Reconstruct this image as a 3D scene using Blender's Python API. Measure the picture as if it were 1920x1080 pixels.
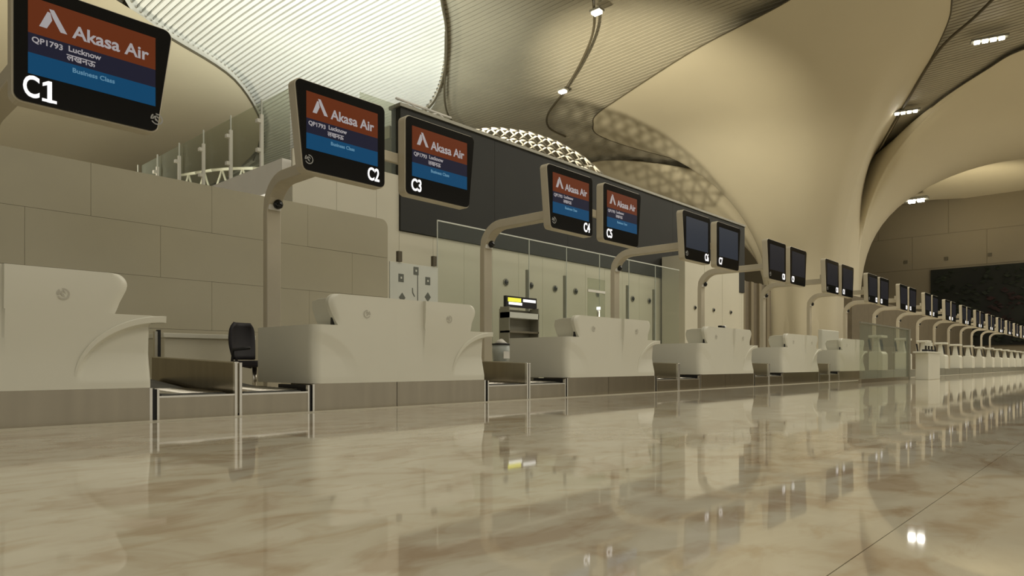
import bpy, bmesh, math, random
from mathutils import Vector, Matrix
R = math.radians
random.seed(7)
C = bpy.context.scene.collection
scene = bpy.context.scene
for o in list(bpy.data.objects): bpy.data.objects.remove(o)

# ------------------------------------------------------------------ camera
# x runs along the row of counters, y away from the camera across it, z up
F_PX, H_CAM, VPX, HZ = 1280.0, 0.465, 2128.0, 683.0
TANF = (VPX - 960) / F_PX
PHI = math.atan(TANF); CP, SP = math.cos(PHI), math.sin(PHI)
cam_d = bpy.data.cameras.new('camera'); cam = bpy.data.objects.new('camera', cam_d); C.objects.link(cam)
cam_d.sensor_width = 36; cam_d.lens = 36 * F_PX / 1920; cam_d.shift_y = (HZ - 540) / 1920
cam_d.clip_start = 0.05; cam_d.clip_end = 400
cam.location = (0, 0, H_CAM)
cam.rotation_euler = (R(90), 0, -(R(90) - PHI))
scene.camera = cam
# ------------------------------------------------------------------ world and light
w = bpy.data.worlds.new('world'); scene.world = w; w.use_nodes = True
w.node_tree.nodes['Background'].inputs[0].default_value = (1.0, 0.955, 0.83, 1)
w.node_tree.nodes['Background'].inputs[1].default_value = 0.52
scene.view_settings.view_transform = 'Standard'; scene.view_settings.look = 'None'
scene.view_settings.exposure = 0.05; scene.view_settings.gamma = 1
scene.view_settings.use_curve_mapping = False
scene.cycles.use_denoising = True
scene.cycles.max_bounces = 8
def area(loc, size, power, col=(1, .9, .72), tgt=None, sy=None):
    l = bpy.data.lights.new('fill_light', 'AREA'); l.energy = power; l.color = col
    l.shape = 'RECTANGLE'; l.size = size; l.size_y = sy or size
    o = bpy.data.objects.new('fill_light', l); C.objects.link(o); o.location = loc
    if tgt is not None: o.rotation_euler = (Vector(tgt) - Vector(loc)).to_track_quat('-Z', 'Y').to_euler()
    return o
def spot(loc, tgt, power, angle, col=(1, .9, .7), blend=.6, rad=.4):
    l = bpy.data.lights.new('uplight', 'SPOT'); l.energy = power; l.color = col
    l.spot_size = R(angle); l.spot_blend = blend; l.shadow_soft_size = rad
    o = bpy.data.objects.new('uplight', l); C.objects.link(o); o.location = loc
    o.rotation_euler = (Vector(tgt) - Vector(loc)).to_track_quat('-Z', 'Y').to_euler()
    return o
# added fill lamps out of view over the hall, behind and beside the camera
for hx, hy, hp in ((3, -9, 1000), (26, -10, 1400), (50, -10, 1700), (8, 4, 700), (28, 3, 1300), (50, 1, 1700), (68, -2, 900)):
    area((hx, hy, 15.4), 14, hp, col=(1, .94, .80), tgt=(hx, hy+.5, 0), sy=7)

# ------------------------------------------------------------------ pixel helpers (planning aid: a pixel of the photo to a world point)
def at_y(px, py, D):
    X = VPX - px
    return D * ((F_PX * (1 + TANF * TANF)) / X - TANF), H_CAM + D / CP * (HZ - py) / X
def at_z(px, py, z=16.0):
    f = F_PX * (z - H_CAM) / (HZ - py); r = (px - 960) / F_PX * f
    return Vector((f * CP + r * SP, f * SP - r * CP, z))
def at_fr(f, r): return Vector((f * CP + r * SP, f * SP - r * CP, 0))

# ------------------------------------------------------------------ materials
def mat(name, col, rough=.5, metal=0, var=.06, scale=3.0, bump=0, bscale=40, spec=.5, emit=None, estr=1, stretch=None, coat=0, ior=1.45):
    m = bpy.data.materials.new(name); m.use_nodes = True
    nt = m.node_tree; b = nt.nodes['Principled BSDF']
    b.inputs['Roughness'].default_value = rough; b.inputs['Metallic'].default_value = metal
    b.inputs['Specular IOR Level'].default_value = spec; b.inputs['IOR'].default_value = ior
    b.inputs['Coat Weight'].default_value = coat
    tc = nt.nodes.new('ShaderNodeTexCoord'); mp = nt.nodes.new('ShaderNodeMapping')
    nt.links.new(tc.outputs['Object'], mp.inputs[0])
    if stretch: mp.inputs['Scale'].default_value = stretch
    n = nt.nodes.new('ShaderNodeTexNoise'); n.inputs['Scale'].default_value = scale; n.inputs['Detail'].default_value = 4
    nt.links.new(mp.outputs[0], n.inputs['Vector'])
    r = nt.nodes.new('ShaderNodeValToRGB')
    r.color_ramp.elements[0].position = .3; r.color_ramp.elements[1].position = .7
    r.color_ramp.elements[0].color = tuple(c * (1 - var) for c in col) + (1,)
    r.color_ramp.elements[1].color = tuple(min(1, c * (1 + var)) for c in col) + (1,)
    nt.links.new(n.outputs[0], r.inputs[0]); nt.links.new(r.outputs[0], b.inputs['Base Color'])
    if bump:
        n2 = nt.nodes.new('ShaderNodeTexNoise'); n2.inputs['Scale'].default_value = bscale
        nt.links.new(mp.outputs[0], n2.inputs['Vector'])
        bp = nt.nodes.new('ShaderNodeBump'); bp.inputs['Strength'].default_value = bump; bp.inputs['Distance'].default_value = .01
        nt.links.new(n2.outputs[0], bp.inputs['Height']); nt.links.new(bp.outputs[0], b.inputs['Normal'])
    if emit:
        b.inputs['Emission Color'].default_value = tuple(emit) + (1,); b.inputs['Emission Strength'].default_value = estr
    return m
def glass_mat(name, tint=(.9, .95, .92), opacity=.12, refl=.12, rough=.02):
    m = bpy.data.materials.new(name); m.use_nodes = True; nt = m.node_tree
    nt.nodes.remove(nt.nodes['Principled BSDF']); out = nt.nodes['Material Output']
    tr = nt.nodes.new('ShaderNodeBsdfTransparent'); tr.inputs[0].default_value = tuple(tint) + (1,)
    df = nt.nodes.new('ShaderNodeBsdfDiffuse'); df.inputs[0].default_value = (.6, .66, .62, 1)
    gl = nt.nodes.new('ShaderNodeBsdfGlossy'); gl.inputs['Roughness'].default_value = rough
    lw = nt.nodes.new('ShaderNodeLayerWeight'); lw.inputs[0].default_value = .5
    pw = nt.nodes.new('ShaderNodeMath'); pw.operation = 'POWER'; pw.inputs[1].default_value = 4; nt.links.new(lw.outputs[1], pw.inputs[0])
    m1 = nt.nodes.new('ShaderNodeMixShader'); m1.inputs[0].default_value = opacity
    m2 = nt.nodes.new('ShaderNodeMixShader'); mul = nt.nodes.new('ShaderNodeMath'); mul.operation = 'MULTIPLY'; mul.inputs[1].default_value = refl * 6
    nt.links.new(tr.outputs[0], m1.inputs[1]); nt.links.new(df.outputs[0], m1.inputs[2])
    nt.links.new(pw.outputs[0], mul.inputs[0]); nt.links.new(mul.outputs[0], m2.inputs[0])
    nt.links.new(m1.outputs[0], m2.inputs[1]); nt.links.new(gl.outputs[0], m2.inputs[2]); nt.links.new(m2.outputs[0], out.inputs[0])
    return m
def marble():
    m = bpy.data.materials.new('polished_marble'); m.use_nodes = True; nt = m.node_tree; b = nt.nodes['Principled BSDF']
    tc = nt.nodes.new('ShaderNodeTexCoord'); mp = nt.nodes.new('ShaderNodeMapping'); mp.inputs['Scale'].default_value = (.8, 1.3, 1)
    nt.links.new(tc.outputs['Object'], mp.inputs[0])
    n1 = nt.nodes.new('ShaderNodeTexNoise'); n1.inputs['Scale'].default_value = 2.2; n1.inputs['Detail'].default_value = 7; n1.inputs['Distortion'].default_value = 1.2
    n2 = nt.nodes.new('ShaderNodeTexNoise'); n2.inputs['Scale'].default_value = 5.5; n2.inputs['Detail'].default_value = 5; n2.inputs['Distortion'].default_value = .6
    for n in (n1, n2): nt.links.new(mp.outputs[0], n.inputs['Vector'])
    r1 = nt.nodes.new('ShaderNodeValToRGB'); e = r1.color_ramp.elements
    e[0].position = .34; e[0].color = (.50, .415, .30, 1); e[1].position = .64; e[1].color = (.66, .615, .49, 1)
    x = e.new(.46); x.color = (.60, .545, .42, 1)
    r2 = nt.nodes.new('ShaderNodeValToRGB'); e = r2.color_ramp.elements
    e[0].position = .33; e[0].color = (.80, .71, .62, 1); e[1].position = .5; e[1].color = (1, 1, 1, 1)
    nt.links.new(n1.outputs[0], r1.inputs[0]); nt.links.new(n2.outputs[0], r2.inputs[0])
    mx = nt.nodes.new('ShaderNodeMix'); mx.data_type = 'RGBA'; mx.blend_type = 'MULTIPLY'; mx.inputs[0].default_value = .8
    nt.links.new(r1.outputs[0], mx.inputs[6]); nt.links.new(r2.outputs[0], mx.inputs[7]); nt.links.new(mx.outputs[2], b.inputs['Base Color'])
    b.inputs['Roughness'].default_value = .04; b.inputs['IOR'].default_value = 1.9
    return m
M = {}
M['solid'] = mat('white_solid_surface', (.66, .645, .55), .32, var=.02, scale=1.2)
M['steel'] = mat('brushed_steel', (.36, .32, .245), .24, 1, var=.07, scale=9, stretch=(1, 1, .05), bump=.02, bscale=30)
M['steel_lt'] = mat('steel_edge', (.72, .69, .62), .25, 1, var=.04)
M['belt'] = mat('conveyor_belt_rubber', (.10, .10, .09), .6, var=.25, scale=14)
M['black'] = mat('black_plastic', (.012, .012, .013), .4, var=.1)
M['glossblack'] = mat('black_screen_glass', (.006, .006, .006), .12, var=.05)
M['housing'] = mat('beige_painted_metal', (.52, .47, .36), .38, var=.03)
M['cream'] = mat('cream_wall_panel', (.56, .53, .42), .5, var=.03, scale=.6)
M['tile'] = mat('beige_cladding_tile', (.375, .345, .25), .28, var=.05, scale=.7)
M['joint'] = mat('dark_joint', (.25, .22, .16), .8)
M['dark'] = mat('dark_grey_fascia', (.014, .0145, .011), .65, var=.12, scale=.8)
M['petal'] = mat('smooth_beige_plaster', (.60, .54, .395), .6, var=.03, scale=.15)
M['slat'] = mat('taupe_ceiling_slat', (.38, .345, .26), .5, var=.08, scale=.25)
M['slatw'] = mat('white_ceiling_slat', (.80, .80, .76), .45, var=.04, scale=.3)  # whiter than the taupe slats, part of the uplit brightness is in the colour
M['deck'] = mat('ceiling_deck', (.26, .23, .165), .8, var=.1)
M['deckw'] = mat('uplit_pale_deck', (.45, .45, .42), .8, var=.1)  # paler deck over the white slats, uplit brightness in its colour too
M['seam'] = mat('dark_seam_trim', (.09, .075, .045), .6)
M['endwall'] = mat('brown_beige_wall', (.21, .175, .11), .6, var=.05, scale=.1)
M['brown'] = mat('dark_brown_panel', (.14, .115, .075), .5, var=.08)
M['grey'] = mat('grey_metal', (.26, .25, .20), .4, .3)
M['white'] = mat('white_paint', (.78, .76, .70), .45, var=.02)
M['board'] = mat('pale_notice_board', (.60, .62, .56), .35, var=.02)
M['glyph'] = mat('dark_print', (.12, .13, .11), .5)
M['glass'] = glass_mat('clear_glass', (.97, .985, .97), .03, .05)
M['gglass'] = glass_mat('grey_tinted_glass', (.86, .87, .80), .10, .05)
M['chair'] = mat('dark_chair_mesh', (.018, .016, .020), .6, var=.2)
M['floor'] = marble()
M['border'] = mat('pale_stone_border', (.52, .48, .37), .25, var=.05, scale=2)
M['orange'] = mat('screen_orange', (.02, .01, .01), .3, spec=.08, emit=(.100, .020, .004), estr=1)
M['navy'] = mat('screen_navy', (.01, .01, .02), .3, spec=.08, emit=(.009, .009, .018), estr=1)
M['blue'] = mat('screen_blue', (.01, .01, .02), .3, spec=.08, emit=(.001, .048, .115), estr=1)
M['off'] = mat('screen_standby', (.01, .01, .012), .3, spec=.08, emit=(.020, .026, .038), estr=.8)
M['offd'] = mat('screen_standby_dim', (.01, .01, .012), .3, spec=.08, emit=(.012, .012, .016), estr=.7)
M['txt'] = mat('lit_lettering', (.8, .8, .8), .5, emit=(.72, .72, .76), estr=1.0)
M['txtd'] = mat('screen_lettering', (.3, .3, .3), .5, emit=(.16, .15, .18), estr=1)
M['txtb'] = mat('screen_blue_lettering', (.1, .2, .3), .5, emit=(.04, .12, .20), estr=1)
M['mark'] = mat('grey_emblem_print', (.30, .30, .29), .5)
M['markd'] = mat('faint_emblem_print', (.46, .44, .37), .5)
M['lamp'] = mat('lamp_lens', (1, 1, 1), .3, emit=(1, .95, .8), estr=14)
M['lampw'] = mat('bright_lamp_lens', (1, 1, 1), .3, emit=(1, .98, .9), estr=30)
M['window'] = mat('bright_window', (.9, .9, .9), .3, emit=(1, .97, .86), estr=1.3)
M['yellow'] = mat('yellow_lit_sign', (.6, .6, .05), .4, emit=(.75, .72, .06), estr=.8)
M['signw'] = mat('white_sign_and_glint', (.8, .8, .8), .4, emit=(.9, .92, .9), estr=.9)
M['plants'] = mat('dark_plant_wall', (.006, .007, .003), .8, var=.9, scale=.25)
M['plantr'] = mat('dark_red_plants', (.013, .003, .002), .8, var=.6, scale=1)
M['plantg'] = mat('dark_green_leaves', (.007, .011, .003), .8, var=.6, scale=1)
M['truss'] = mat('pale_truss_paint', (.34, .32, .27), .5)
M['clear'] = mat('pale_plastic', (.42, .45, .42), .3, var=.05)

# ------------------------------------------------------------------ mesh helpers
def bm_box(bm, x0, x1, y0, y1, z0, z1):
    v = [bm.verts.new(p) for p in ((x0,y0,z0),(x1,y0,z0),(x1,y1,z0),(x0,y1,z0),(x0,y0,z1),(x1,y0,z1),(x1,y1,z1),(x0,y1,z1))]
    for f in ((0,3,2,1),(4,5,6,7),(0,1,5,4),(1,2,6,5),(2,3,7,6),(3,0,4,7)): bm.faces.new([v[i] for i in f])
def bm_tube(bm, pts, r, n=8, cap=True):
    pts = [Vector(p) for p in pts]; rings = []
    for i, p in enumerate(pts):
        d = (pts[min(i+1, len(pts)-1)] - pts[max(i-1, 0)]).normalized()
        a = d.orthogonal().normalized() if i == 0 else (prev - d * prev.dot(d)).normalized()
        prev = a; b = d.cross(a); rr = r[i] if isinstance(r, (list, tuple)) else r
        rings.append([bm.verts.new(p + (a * math.cos(2*math.pi*k/n) + b * math.sin(2*math.pi*k/n)) * rr) for k in range(n)])
    for i in range(len(rings)-1):
        for k in range(n): bm.faces.new((rings[i][k], rings[i][(k+1)%n], rings[i+1][(k+1)%n], rings[i+1][k]))
    if cap: bm.faces.new(rings[0][::-1]); bm.faces.new(rings[-1])
def bm_prism(bm, poly, axis, a, b):
    """poly: 2D points; axis 'y' -> (x,z) extruded from y=a to y=b; 'x' -> (y,z); 'z' -> (x,y)"""
    def P(u, v, t):
        return (u, t, v) if axis == 'y' else ((t, u, v) if axis == 'x' else (u, v, t))
    A = [bm.verts.new(P(u, v, a)) for u, v in poly]; B = [bm.verts.new(P(u, v, b)) for u, v in poly]
    n = len(poly)
    bm.faces.new(A); bm.faces.new(B[::-1])
    for i in range(n): bm.faces.new((A[i], B[i], B[(i+1)%n], A[(i+1)%n]))
def finish(bm, name, m, smooth=False, bevel=0, segs=2, crisp=False):
    bmesh.ops.recalc_face_normals(bm, faces=bm.faces)
    if bevel: bmesh.ops.bevel(bm, geom=[e for e in bm.edges if e.is_manifold and e.calc_face_angle(0) > .6], offset=bevel, segments=segs, affect='EDGES', profile=.5)
    me = bpy.data.meshes.new(name); bm.to_mesh(me); bm.free(); me.materials.append(m)
    if smooth: me.shade_smooth() if hasattr(me, 'shade_smooth') else None
    if crisp: me.shade_smooth(); me.set_sharp_from_angle(angle=R(28))
    return me
def link(name, me, parent=None, loc=(0,0,0)):
    o = bpy.data.objects.new(name, me); C.objects.link(o); o.location = loc
    if parent: o.parent = parent
    return o
def box(name, m, x0, x1, y0, y1, z0, z1, parent=None, bevel=0):
    bm = bmesh.new(); bm_box(bm, x0, x1, y0, y1, z0, z1); return link(name, finish(bm, name, m, bevel=bevel), parent)
def prism(name, m, poly, axis, a, b, parent=None, bevel=0, smooth=False):
    bm = bmesh.new(); bm_prism(bm, poly, axis, a, b); return link(name, finish(bm, name, m, bevel=bevel, smooth=smooth), parent)
def tube(name, m, pts, r, parent=None, n=8):
    bm = bmesh.new(); bm_tube(bm, pts, r, n); return link(name, finish(bm, name, m, True), parent)
def empty(name, loc=(0,0,0)):
    o = bpy.data.objects.new(name, None); C.objects.link(o); o.location = loc; o.empty_display_size = .1; return o
def tag(o, label=None, cat=None, group=None, kind=None):
    if label: o['label'] = label
    if cat: o['category'] = cat
    if group: o['group'] = group
    if kind: o['kind'] = kind
    return o
def struct(o, label=None, cat=None): return tag(o, label, cat, kind='structure')
KIDS = {}
def copy_tree(o, parent=None, skip=()):
    c = o.copy(); C.objects.link(c)
    if parent: c.parent = parent
    for ch in o.children:
        if ch.name.split('.')[0] not in skip: copy_tree(ch, c, skip)
    return c
def rrect(x0, x1, z0, z1, r, taper_l=0, taper_r=0, n=5):
    pts = []
    for cx, cz, a0, tl, tr in ((x1-r, z1-r, 0, 0, 0), (x0+r, z1-r, 90, 0, 0), (x0+r+taper_l, z0+r, 180, 0, 0), (x1-r-taper_r, z0+r, 270, 0, 0)):
        for k in range(n+1):
            a = R(a0 + 90*k/n); pts.append((cx + r*math.cos(a), cz + r*math.sin(a)))
    return pts
def text_mesh(s, size, sx=1.0, bold=0.0, depth=.002):
    c = bpy.data.curves.new('t', 'FONT'); c.body = s; c.size = size; c.offset = bold; c.extrude = depth; c.align_x = 'CENTER'; c.align_y = 'CENTER'; c.resolution_u = 4
    o = bpy.data.objects.new('t', c); C.objects.link(o)
    dg = bpy.context.evaluated_depsgraph_get(); me = bpy.data.meshes.new_from_object(o.evaluated_get(dg)); bpy.data.objects.remove(o)
    me.transform(Matrix.Scale(sx, 4, (1,0,0))); me.transform(Matrix.Rotation(R(90), 4, 'X')); return me
def text(s, size, m, loc, parent, name='lettering', sx=1.0, bold=0.0, cache={}):
    k = (s, size, sx, bold, m.name)
    if k not in cache:
        me = text_mesh(s, size, sx, bold); me.materials.clear(); me.materials.append(m); cache[k] = me
    return link(name, cache[k], parent, loc)

# ================================================================== STRUCTURE
fl = box('floor', M['joint'], -30, 110, -40, 80, -.3, -.012); struct(fl)
# polished slabs: long strips separated by fine joints running along the row
for (y0, y1) in ((-12.5, -8.2), (-8.194, -3.85), (-3.844, .4985), (.5015, 5.76), (6.01, 11.2), (11.21, 45)):
    box('floor_slab', M['floor'], -14, 110, y0, y1, -.012, 0, fl)
box('floor_border', M['border'], -14, 110, 5.765, 6.005, -.012, .002, fl)

# ---- tiled wall on the left behind the first counters: individual cladding tiles
tw = box('wall_left', M['joint'], -8, 7.94, 10.515, 10.8, 0, 3.17); struct(tw)
zs = [0, .24, .985, 1.735, 2.485, 3.21]
for r_ in range(5):
    xs = [-8]; off = 3.0 if r_ % 2 == 0 else 3.9
    j = off - 1.65 * 8
    while j < 7.3:
        if j > -7.6: xs.append(j)
        j += 1.65
    if r_ in (1, 2): xs = [v for v in xs if v < 6.0] + [6.33]
    xs.append(8.0)
    for a, b in zip(xs, xs[1:]):
        last = (b == 8.0 and r_ == 4)
        bm = bmesh.new()
        if last:
            pl = [(a+.002, zs[r_]+.004)] + [(b, zs[r_]+.004)] + [(b-.15+.15*math.cos(R(t)), zs[r_+1]-.15+.15*math.sin(R(t))) for t in range(0, 91, 15)] + [(a+.002, zs[r_+1]-.004)]
            bm_prism(bm, pl, 'y', 10.5, 10.53)
        else:
            bm_box(bm, a+.002, b-.002, 10.5, 10.53, zs[r_]+.002, zs[r_+1]-.002)
        link('wall_tile', finish(bm, 'wall_tile', M['tile']), tw)

# ---- cream wall block behind, with the dark fascia band above it
cw = box('wall_back', M['cream'], 7.44, 29.7, 13.05, 13.4, 0, 4.2); struct(cw)
px_ = 7.44
while px_ < 29.6:
    nx = min(px_ + 1.07, 29.7)
    top = 4.98 if px_ < 10.1 else 3.66
    if px_ < 10.24 < nx: nx = 10.24
    box('wall_panel', M['cream'], px_+.004, nx-.004, 13.0, 13.05, .0, top, cw); px_ = nx
fa = empty('dark_fascia', (10.24, 13, 3.67)); struct(fa)
x = 10.24
while x < 29.6:
    nx = min(x+3.25, 29.7)
    o = box('fascia_panel', M['dark'], x+.004, nx-.004, 12.95, 13.3, 3.67, 6.62); o.parent = fa; o.matrix_parent_inverse = Matrix.Translation((-10.24, -13, -3.67)); x = nx
o = box('fascia_cap', M['grey'], 10.2, 29.7, 12.9, 13.35, 6.62, 6.70); o.parent = fa; o.matrix_parent_inverse = Matrix.Translation((-10.24, -13, -3.67))
# side face of that block (the slab edge over a bright opening)
sd = box('wall_side', M['cream'], 7.5, 10.2, 13.45, 40, 0, 3.55); struct(sd)
box('slab_edge', M['white'], 7.44, 10.24, 13.42, 40, 4.22, 4.86, sd)
box('bright_opening', M['window'], 7.6, 10.0, 13.45, 16.5, 3.6, 4.2, sd)
# roof deck behind the fascia
dk = box('trim_1', M['cream'], 10.3, 29.6, 13.45, 34, 6.0, 6.3); struct(dk)
# cream return box and brown wall further along
rb = box('wall_return', M['cream'], 22.35, 26.9, 12.0, 12.9, 0, 4.42); struct(rb)
for (a, b) in ((22.35, 23.85), (23.86, 25.36), (25.37, 26.9)): box('wall_panel', M['cream'], a+.005, b-.005, 11.97, 12.0, 0, 4.4, rb)
bw = box('wall_brown', M['brown'], 29.7, 34.3, 13.6, 14, 0, 4.4); struct(bw)
for i in range(5): box('wall_batten', M['endwall'], 29.8+i*.95, 30.1+i*.95, 13.5, 13.6, 0, 4.4, bw)
b2 = box('wall_far', M['brown'], 38.6, 74.8, 11.05, 11.4, 0, 4.1); struct(b2)
for i in range(12): box('wall_panel', M['brown'], 38.6+i*3.0, 41.58+i*3.0, 11.0, 11.05, 0, 4.1, b2)
# end wall with the dark planted opening
ew = box('wall_end', M['endwall'], 75.3, 76, -45, 60, 0, 16.2); struct(ew)
for i in range(10): box('wall_panel', M['endwall'], 75.25, 75.3, -26+i*6.0, -20.03+i*6.0, 9.65, 12.8, ew)
for i in range(10): box('wall_panel', M['endwall'], 75.25, 75.3, -29+i*6.0, -23.03+i*6.0, 12.83, 16.1, ew)
for i in range(7): box('wall_fixing', M['seam'], 75.15, 75.27, -4+i*3.4, -3.7+i*3.4, 10.3, 10.6, ew)
gw = empty('plant_wall', (75.2, 0, 2)); tag(gw, 'dark planted wall panel on the far end wall, right edge of the picture', 'plant wall')
def add(o, p): o.parent = p; o.matrix_parent_inverse = Matrix.Translation(p.location).inverted(); return o
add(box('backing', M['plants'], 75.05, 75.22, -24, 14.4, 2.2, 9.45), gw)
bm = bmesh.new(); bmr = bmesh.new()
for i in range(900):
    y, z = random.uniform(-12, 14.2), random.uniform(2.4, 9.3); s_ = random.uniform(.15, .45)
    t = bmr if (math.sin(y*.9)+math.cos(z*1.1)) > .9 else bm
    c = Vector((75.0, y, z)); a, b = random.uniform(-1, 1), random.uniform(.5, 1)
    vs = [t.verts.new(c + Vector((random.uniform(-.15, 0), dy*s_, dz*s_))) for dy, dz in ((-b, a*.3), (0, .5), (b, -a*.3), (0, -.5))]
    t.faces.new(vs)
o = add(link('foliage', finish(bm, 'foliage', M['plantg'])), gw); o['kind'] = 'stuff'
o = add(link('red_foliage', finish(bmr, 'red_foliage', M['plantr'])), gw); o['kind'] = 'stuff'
wf = box('wall_backdrop', M['endwall'], -30, 75, 70, 71, 0, 16); struct(wf)

# ================================================================== CEILING
def in_iv(poly, x):
    ys = []
    for (x0, y0), (x1, y1) in zip(poly, poly[1:] + poly[:1]):
        if (x0 <= x < x1) or (x1 <= x < x0): ys.append(y0 + (y1-y0)*(x-x0)/(x1-x0))
    ys.sort(); return list(zip(ys[::2], ys[1::2]))
def smooth(pts, n=8):
    P = [Vector(p) for p in pts]; out = []
    for i in range(len(P)-1):
        a, b, c, d = P[max(i-1, 0)], P[i], P[i+1], P[min(i+2, len(P)-1)]
        for k in range(n):
            t = k/n; out.append(.5*((2*b)+(c-a)*t+(2*a-5*b+4*c-d)*t*t+(3*b-a-3*c+d)*t**3))
    out.append(P[-1]); return out
ZC = 16.0
A_L = smooth([at_z(*p, ZC) for p in ((180, -120), (250, 20), (325, 75), (440, 150), (490, 230), (478, 300), (380, 350))])
A_R = smooth([at_z(*p, ZC) for p in ((815, -120), (830, 0), (837, 60), (834, 130), (818, 185), (785, 225), (700, 290), (640, 345))])
polyA = [(p.x, p.y) for p in A_L] + [(p.x, p.y) for p in A_R[::-1]]
def wave(x, y): return .12*math.sin(x*.23+y*.11) + .10*math.sin(y*.31-x*.09)
def slats(poly, z, pitch, wd, ht, seg=2.0, x0=-25, x1=80, ylim=(-30, 62), inside=True):
    bm = bmesh.new(); x = x0
    while x < x1:
        iv = in_iv(poly, x)
        if not inside:
            cur = ylim[0]; o = []
            for a, b in iv:
                o.append((cur, a)); cur = b
            o.append((cur, ylim[1])); iv = o
        for a, b in iv:
            a, b = max(a, ylim[0]), min(b, ylim[1])
            if b - a < .3: continue
            n = max(1, int((b-a)/seg)); prev = None
            for k in range(n+1):
                y = a + (b-a)*k/n; zz = z + wave(x, y)
                r = [bm.verts.new(q) for q in ((x-wd/2, y, zz+ht), (x-wd/2, y, zz), (x+wd/2, y, zz), (x+wd/2, y, zz+ht))]
                if prev:
                    for i in range(3): bm.faces.new((prev[i], prev[i+1], r[i+1], r[i]))
                prev = r
        x += pitch
    return bm
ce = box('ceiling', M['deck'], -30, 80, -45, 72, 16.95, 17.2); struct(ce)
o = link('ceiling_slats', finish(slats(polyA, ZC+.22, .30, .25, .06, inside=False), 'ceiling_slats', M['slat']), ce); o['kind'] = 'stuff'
wd_ = prism('uplit_pale_deck', M['deckw'], polyA, 'z', 16.62, 16.7, ce)
o = link('uplit_white_slats', finish(slats(polyA, ZC+.30, .30, .19, .12), 'uplit_white_slats', M['slatw']), ce); o['kind'] = 'stuff'
bm = bmesh.new()
for Lp in (A_L, A_R):
    for a, b in zip(Lp, Lp[1:]):
        v = [bm.verts.new(q) for q in ((a.x, a.y, 15.9), (b.x, b.y, 15.9), (b.x, b.y, 16.7), (a.x, a.y, 16.7))]; bm.faces.new(v)
link('ceiling_upstand', finish(bm, 'ceiling_upstand', M['white']), ce)
def seam(pts, z=15.85, r=.07): return tube('ceiling_seam', M['seam'], smooth([at_z(*p, z) for p in pts], 6), r, ce)
seam(((812, -120), (828, 0), (837, 60), (834, 130), (816, 187), (790, 215)), r=.06)
seam(((836, 60), (835, 120), (834, 190), (846, 225), (876, 245), (950, 262)), r=.06)
seam(((1108, -80), (1113, 0), (1112, 60), (1088, 120), (1055, 175), (1027, 215), (1030, 240), (1060, 256)), r=.06)
seam(((300, 58), (325, 75), (440, 150), (490, 230), (486, 270), (475, 300)), r=.06)
seam(((1640, 290), (1700, 190), (1760, 95), (1830, 30), (1890, -30)), r=.07)

def petal(name, centre, r0, rim, z0=3.5, zr=15.9, n_t=22, n_s=10, p=2.3, fold=.0, zb=0):
    """rim: list of (world point, base angle deg). Smooth funnel sheet from column base to rim."""
    P = smooth([q[0] for q in rim], n_s); A = [q[1] for q in rim]; AA = []
    for i in range(len(A)-1): AA += [A[i] + (A[i+1]-A[i])*k/n_s for k in range(n_s)]
    AA.append(A[-1])
    bm = bmesh.new(); rows = []
    fw = Vector((CP, SP, 0)); rt = Vector((SP, -CP, 0))
    for q, a in zip(P, AA):
        d = -fw*math.cos(R(a)) + rt*math.sin(R(a))
        B = Vector((centre.x, centre.y, 0)) + d*(r0*(1 + fold*math.cos(R(a)*9)))
        col = [bm.verts.new((B.x, B.y, zb))]
        for k in range(n_t+1):
            u = k/n_t*math.pi/2
            h = 1 - abs(math.cos(u))**(2/p) if math.cos(u) > 1e-9 else 1
            zz = abs(math.sin(u))**(2/p)
            ff = 1 + .0*h
            col.append(bm.verts.new((B.x+(q.x-B.x)*h*ff, B.y+(q.y-B.y)*h*ff, z0+(q.z-z0)*zz)))
        rows.append(col)
    for a, b in zip(rows, rows[1:]):
        for k in range(len(a)-1): bm.faces.new((a[k], b[k], b[k+1], a[k+1]))
    me = finish(bm, name, M['petal'], True)
    return me, P
colC = at_fr(54, 23.8)
fc = empty('ceiling_column'); struct(fc)
rimC = [((1645, 292), 38), ((1705, 185), 22), ((1768, 65), 8), ((1785, 0), 0), ((1780, -100), -12), ((1600, -90), -30), ((1480, 0), -42), ((1300, 95), -56), ((1160, 185), -68), ((1118, 215), -74), ((1112, 232), -80), ((1120, 252), -86), ((1180, 275), -92), ((1290, 305), -96), ((1350, 328), -100), ((1420, 360), -106)]
me, P = petal('petal', colC, 3.3, [(at_z(*p, 15.9), a) for p, a in rimC], fold=.045)
link('column_petal', me, fc); tube('petal_edge', M['seam'], P, .035, fc)
rimE = [((1645, 292), 38), ((1700, 245), 43), ((1760, 190), 48), ((1850, 130), 52), ((1920, 92), 56), ((2100, 40), 64), ((2350, 120), 76), ((2300, 220), 88), ((2120, 275), 96), ((1960, 291), 104), ((1860, 305), 112), ((1750, 345), 130)]
me, P = petal('petal', colC, 3.3, [(at_z(*p, 15.85), a) for p, a in rimE], fold=.045, p=3.1)
link('column_petal', me, fc); tube('petal_edge', M['seam'], P[:60], .035, fc)
rimF = [((1420, 372), -100), ((1345, 332), -104), ((1250, 309), -112), ((1150, 300), -120), ((1080, 310), -128), ((1000, 330), -135), ((1010, 360), -142), ((1200, 400), -155)]
me, P = petal('petal', colC, 3.3, [(at_z(*p, 15.8), a) for p, a in rimF], fold=.045)
link('column_petal', me, fc); tube('petal_edge', M['seam'], P[:50], .035, fc)
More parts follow.
